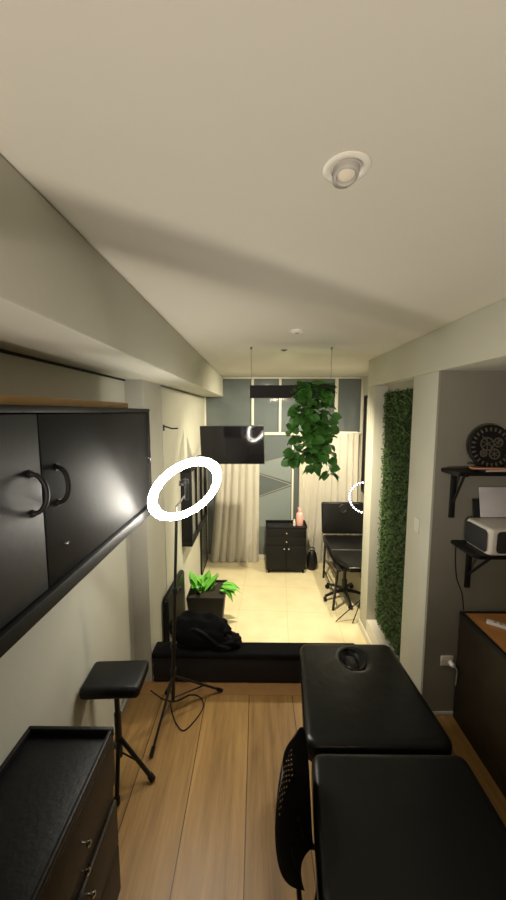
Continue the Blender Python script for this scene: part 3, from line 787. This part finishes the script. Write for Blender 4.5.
# ------------------------------------------------------------------ right alcove: desk, shelves
dk = thing('desk_cabinet', 'dark cabinet with an orange-brown wooden top at the right edge', 'cabinet', (1.425, 2.295, 0))
obj('side_panel', B(0, .02, -1.3, 0, 0, .790, bev=.002), M['brownwood'], dk)
obj('body', B(.02, .62, -1.3, 0, 0.03, .790), M['brownwood'], dk)
bm = nb(); box(bm, .018, .62, -1.3, -.018, .790, .808); obj('top', bm, M['desk'], dk)
bm = nb(); box(bm, -.004, .018, -1.3, 0, .790, .814, bev=.003); box(bm, .018, .62, -.018, 0, .790, .814, bev=.003); obj('top_edging', bm, M['blackmat'], dk)
rm = thing('white_remote', 'slim white device lying on the orange wooden cabinet top', 'remote', (1.60, 2.12, 0.8085), rotz=-38)
obj('body', B(-.09, .09, -.022, .022, 0, .018, bev=.005), M['plastic'], rm)
bm = nb()
for k in range(4): box(bm, -.05+.03*k, -.035+.03*k, -.008, .008, .0175, .0205)
obj('button', bm, M['lampgrey'], rm)
tag(obj('black_pad', B(-.15, .15, -.12, .12, 0, .012, bev=.005), M['blackmat'], loc=(1.72, 1.91, 0.8085)), 'flat black mat lying on the orange wooden cabinet top', 'mat')

def shelf(x0, x1, dep, z, label, brx):
    t = thing('wall_shelf', label, 'shelf', (x0, 2.31, z), group='black shelves in the alcove')
    bm = nb(); prism(bm, [(0, 0), (x1-x0, 0), (x1-x0, -dep), (.025, -dep), (0, -dep+.03)], 'z', -.024, 0)
    bmesh.ops.bevel(bm, geom=bm.edges[:], offset=.003, segments=2, affect='EDGES'); obj('board', bm, M['blackwood'], t)
    for bx in brx:
        bm = nb(); box(bm, bx-.018, bx+.018, -.014, 0, -.34, -.0242, bev=.002); box(bm, bx-.018, bx+.018, -dep+.03, -.014, -.036, -.0242, bev=.002)
        tube(bm, [(bx, -.012, -.24), (bx, -dep+.05, -.034)], .009, 8); obj('bracket', bm, M['blackmat'], t)
    return t
shelf(1.24, 2.1, .17, 1.825, 'upper black wall shelf holding the round clock', (.085, .70))
shelf(1.335, 2.2, .27, 1.325, 'lower black wall shelf holding the white printer', (.13, .70))

ck = thing('round_clock', 'round black openwork clock leaning on the upper shelf', 'clock', (1.515, 2.25, 1.8255))
mc = T(0, .0, .147) @ RX(82)
bm = nb(); lathe(bm, [(0, 0), (.135, 0), (.145, .004), (.145, .016), (.135, .02), (.128, .014), (.10, .010), (0, .010)], 56, mc); obj('dial', bm, M['blackmat'], ck)
bm = nb()
for k in range(24):
    a = 2*PI*k/24; box(bm, -.006, .006, .104, .128, .0125, .0165, bev=.001, mtx=mc @ RZ(15*k))
obj('hour_marks', bm, M['gold'], ck)
bm = nb()
for cx_, cy_, r_ in ((-.025, .02, .045), (.045, .03, .032), (.02, -.045, .036), (-.05, -.04, .024)):
    mg = mc @ T(cx_, cy_, .011); lathe(bm, [(r_, 0), (r_, .004), (r_-.008, .004), (r_-.008, 0)], 26, mg)
    for k in range(6): box(bm, -.0025, .0025, 0, r_-.004, 0, .003, mtx=mg @ RZ(60*k))
obj('gears', bm, M['gold'], ck)
bm = nb(); box(bm, -.004, .004, -.01, .075, .017, .0195, mtx=mc @ RZ(-50)); box(bm, -.003, .003, -.01, .095, .0195, .0215, mtx=mc @ RZ(40)); lathe(bm, [(0, .022), (.009, .022), (.009, .01)], 14, mc); obj('hands', bm, M['chrome'], ck)

def book(loc, rz, w, d, h, m, label, g=None):
    t = thing('book', label, 'book', loc, rz, 'books on the upper shelf')
    bm = nb(); box(bm, -w/2, w/2, -d/2, d/2, 0, .003); box(bm, -w/2, w/2, -d/2, d/2, h-.003, h); box(bm, -w/2, -w/2+.003, -d/2, d/2, .003, h-.003); obj('cover', bm, m, t)
    obj('pages', B(-w/2+.003, w/2-.003, -d/2+.003, d/2-.003, .003, h-.003), M['bookc'], t)
book((1.56, 2.185, 1.8252), 2, .27, .075, .016, M['booka'], 'dark navy book lying flat on the upper shelf')
book((1.46, 2.172, 1.8414), -6, .20, .045, .010, M['bookb'], 'thin orange-red booklet on top of the navy book')

pr = thing('printer', 'white box printer with dark panels on the lower shelf', 'printer', (1.605, 2.165, 1.3255), rotz=0)
bm = cushion(-.20, .20, -.135, .115, 0, .17, r=.035, bev=.022, puff=.004); obj('body', bm, M['device'], pr, ang=60)
def inset(parent, pts3, m, name):
    bm = nb(); v = [bm.verts.new(p) for p in pts3]; f = bm.faces.new(v); r = bmesh.ops.extrude_face_region(bm, geom=[f])
    nrm = (Vector(pts3[1])-Vector(pts3[0])).cross(Vector(pts3[2])-Vector(pts3[0])).normalized()
    vs = [e for e in r['geom'] if isinstance(e, bmesh.types.BMVert)]; bmesh.ops.translate(bm, vec=nrm*.004, verts=vs)
    bmesh.ops.bevel(bm, geom=bm.edges[:], offset=.0015, segments=1, affect='EDGES')
    return obj(name, bm, m, parent)
def rrect(c, ax, ay, hw, hh_, r):
    c = Vector(c); ax = Vector(ax); ay = Vector(ay); out = []
    for sx, sy, a0 in ((1, 1, 0), (-1, 1, 90), (-1, -1, 180), (1, -1, 270)):
        for k in range(6):
            a = R(a0+18*k); out.append(c+ax*(sx*(hw-r)+r*math.cos(a))+ay*(sy*(hh_-r)+r*math.sin(a)))
    return [tuple(p) for p in out]
inset(pr, rrect((.015, -.1355, .088), (1, 0, 0), (0, 0, 1), .170, .068, .025), M['grille'], 'front_panel')
inset(pr, rrect((-.2005, -.012, .086), (0, -1, 0), (0, 0, 1), .108, .070, .025), M['grille'], 'side_panel')
mp_ = T(.0, .095, .165) @ RX(-12)
bm = nb(); box(bm, -.15, .15, .0, .008, 0, .13, bev=.003, mtx=mp_); obj('paper_support', bm, M['blackmat'], pr)
pp = thing('paper_stack', 'pale sheets of paper standing in the printer', 'paper', (1.63, 2.262, 1.5005), rot=(R(-12), 0, 0))
bm = nb(); box(bm, -.135, .135, -.006, 0, 0, .20, bev=.001); obj('sheets', bm, M['paper'], pp)

bm = nb(); tube(bm, smoothpath([(1.365, 2.295, 1.30), (1.372, 2.30, 1.18), (1.39, 2.30, 1.05), (1.43, 2.30, .95), (1.445, 2.298, .86), (1.45, 2.297, .82)]), .0035, 6)
tag(obj('hanging_cable', bm, M['blackmat']), 'thin dark cable hanging from the lower shelf to the cabinet', 'cable')

# switch and socket
sw = thing('light_switch', 'white light switch on the narrow white pier', 'switch', (1.2, 2.52, 1.36))
obj('plate', B(-.008, -.0005, -.035, .035, -.055, .055, bev=.003), M['plastic'], sw)
obj('rocker', B(-.013, -.0075, -.014, .014, -.026, .026, bev=.002), M['plastic'], sw)
so = thing('wall_socket', 'white wall socket low on the grey alcove wall', 'socket', (1.375, 2.31, .43))
obj('plate', B(-.058, .03, -.008, -.0005, -.038, .038, bev=.003), M['plastic'], so)
bm = nb()
for x in (-.02, .0): lathe(bm, [(0, .001), (.004, .001), (.004, 0)], 10, T(x-.02, -.008, 0) @ RX(90))
obj('outlet', bm, M['blackmat'], so)
pg = thing('plug', 'pale plug with a cable end in the alcove wall socket', 'plug', (1.384, 2.3015, .42))
bm = nb(); lathe(bm, [(0, .0), (.016, .0), (.018, .02), (.012, .04), (0, .045)], 16, RX(90)); obj('body', bm, M['lampwhite'], pg)
bm = nb(); tube(bm, smoothpath([(0, -.04, 0), (.015, -.055, -.01), (.025, -.045, -.06), (.03, -.03, -.15)]), .004, 8); obj('cord', bm, M['lampgrey'], pg)

# ------------------------------------------------------------------ ceiling fittings
cl = thing('ceiling_spotlight', 'white recessed swivel spotlight in the ceiling, switched off', 'ceiling light', (.202, .85, ZC))
bm = nb(); lathe(bm, [(.052, 0), (.053, -.002), (.050, -.004), (.040, -.005), (.036, -.003), (.036, 0)], 44); obj('trim_ring', bm, M['lampwhite'], cl)
mg = T(0, .004, -.002) @ RX(-14) @ Matrix.Scale(.85, 4)
bm = nb(); lathe(bm, [(.035, .004), (.036, -.002), (.033, -.018), (.027, -.022), (.024, -.016), (.024, .0)], 36, mg); obj('swivel_cup', bm, M['cupgrey'], cl)
bm = nb(); lathe(bm, [(0, -.018), (.017, -.018), (.0235, -.014), (.0235, -.004)], 30, mg); obj('bulb', bm, M['bulb'], cl)
sd = thing('smoke_detector', 'small round white disc on the ceiling before the hanging planter', 'detector', (.272, 2.42, ZC))
bm = nb(); lathe(bm, [(0, -.018), (.030, -.018), (.045, -.010), (.048, 0)], 30); obj('cover', bm, M['lampwhite'], sd)
bm = nb(); lathe(bm, [(0, -.021), (.014, -.021), (.016, -.017)], 18); obj('sensor', bm, M['lampgrey'], sd)
s2 = thing('ceiling_fitting', 'tiny dark fitting on the ceiling just above the hanging planter', 'ceiling light', (.24, 3.15, ZC))
bm = nb(); lathe(bm, [(.030, 0), (.030, -.006), (.022, -.008), (.02, 0)], 24); obj('rim', bm, M['lampgrey'], s2)
bm = nb(); lathe(bm, [(0, -.012), (.012, -.012), (.018, -.006), (.019, 0)], 18, T(0, 0, 0) @ RX(12)); obj('lens', bm, M['blackmat'], s2)

# uplight and pole added behind the camera to shadow a band of ceiling
fl = thing('added_uplight', 'unseen black uplight stand added behind the camera to light the ceiling', 'lamp', (-.1, -1.6, 0))
bm = nb(); lathe(bm, [(0, 0), (.14, 0), (.14, .015), (.02, .03), (0, .03)], 30); obj('base', bm, M['metal'], fl)
bm = nb(); tube(bm, [(0, 0, .02), (0, 0, 1.42)], .012, 12); obj('pole', bm, M['metal'], fl)
bm = nb(); lathe(bm, [(0, 1.41), (.02, 1.42), (.02, 1.46), (0, 1.465)], 16); obj('bulb_holder', bm, M['metal'], fl)
hr = thing('shadow_pole', 'unseen black pole added behind the camera to cast the ceiling shadow band', 'shadow caster', (-.04, -.357, 2.0))
def polep(x): return Vector((x+.04, (x+.272)*.7712-.536+.357, 0))
bm = nb(); tube(bm, [polep(-.985), polep(.42)], .025, 14); obj('pole', bm, M['blackmat'], hr)
bm = nb(); p = polep(-.985); box(bm, p.x-.004, p.x+.012, p.y-.06, p.y+.06, -.06, .06, bev=.003); obj('wall_flange', bm, M['blackmat'], hr)

# three linear lamps in the room behind the camera (seen only as reflections)
for k, (y, z) in enumerate(((-2.1, 2.70), (-3.4, 2.70), (-4.7, 2.70))):
    t = thing('linear_lamp', ('warm linear ceiling lamp nearest the massage table', 'warm linear ceiling lamp, middle of the row behind the cabinets', 'warm linear ceiling lamp at the back wall')[k], 'ceiling light', (.85, y, ZC), group='linear ceiling lamps')
    obj('housing', B(-.30, .30, -.03, .03, -.03, 0, bev=.003), M['lampwhite'], t)
    obj('tube', B(-.29, .29, -.022, .022, -.045, -.0302, bev=.005), M['tube'], t)

# ------------------------------------------------------------------ lights
def light(kind, loc, energy, col, size=.1, rot=None, **k):
    l = bpy.data.lights.new('lamp_light', kind); l.energy = energy; l.color = col
    if kind == 'AREA': l.size = size
    else: l.shadow_soft_size = size
    for a, v in k.items(): setattr(l, a, v)
    o = bpy.data.objects.new('lamp_light', l); C.objects.link(o); o.location = loc
    if rot: o.rotation_euler = rot
    return o
# unseen warm spots lighting the rear room, one at the unlit ceiling fitting
aim = Vector((.45, 5.4, .2))-Vector((.24, 3.15, 2.72))
light('SPOT', (.24, 3.15, 2.725), 235, (1.0, .88, .62), .03, rot=aim.to_track_quat('-Z', 'Y').to_euler(), spot_size=R(110), spot_blend=.7)
light('SPOT', (1.40, 4.25, 2.68), 100, (1.0, .89, .64), .07, rot=(R(10), R(35), 0), spot_size=R(125), spot_blend=.5)
# cool area light behind the glass, aimed at the outer wall
light('AREA', (.4, 6.4, 1.8), 24, (.75, .87, 1.0), 1.2, rot=(R(90), 0, 0))
# warm spot of the added uplight; throws the pole's shadow band on the ceiling
LB = Vector((-.1, -1.6, 1.5)); aim = (Vector((.1, 1.5, 2.75))-LB)
light('SPOT', LB, 150, (1.0, .88, .74), .02, rot=aim.to_track_quat('-Z', 'Y').to_euler(), spot_size=R(80), spot_blend=1.0)
w = bpy.data.worlds.new('World'); bpy.context.scene.world = w; w.use_nodes = True
w.node_tree.nodes['Background'].inputs[0].default_value = (.5, .48, .45, 1)
w.node_tree.nodes['Background'].inputs[1].default_value = .05

# ------------------------------------------------------------------ camera
cam = bpy.data.cameras.new('camera'); co = bpy.data.objects.new('camera', cam); C.objects.link(co)
cam.sensor_fit = 'VERTICAL'; cam.sensor_height = 36; cam.lens = 345/900*36; cam.clip_start = .02
co.location = (0, 0, 2.2); co.rotation_euler = (R(90-6.29), 0, R(.66))
sc = bpy.context.scene; sc.camera = co
vs = sc.view_settings; vs.view_transform = 'Standard'; vs.look = 'None'; vs.gamma = 1; vs.exposure = 0.76; vs.use_curve_mapping = False
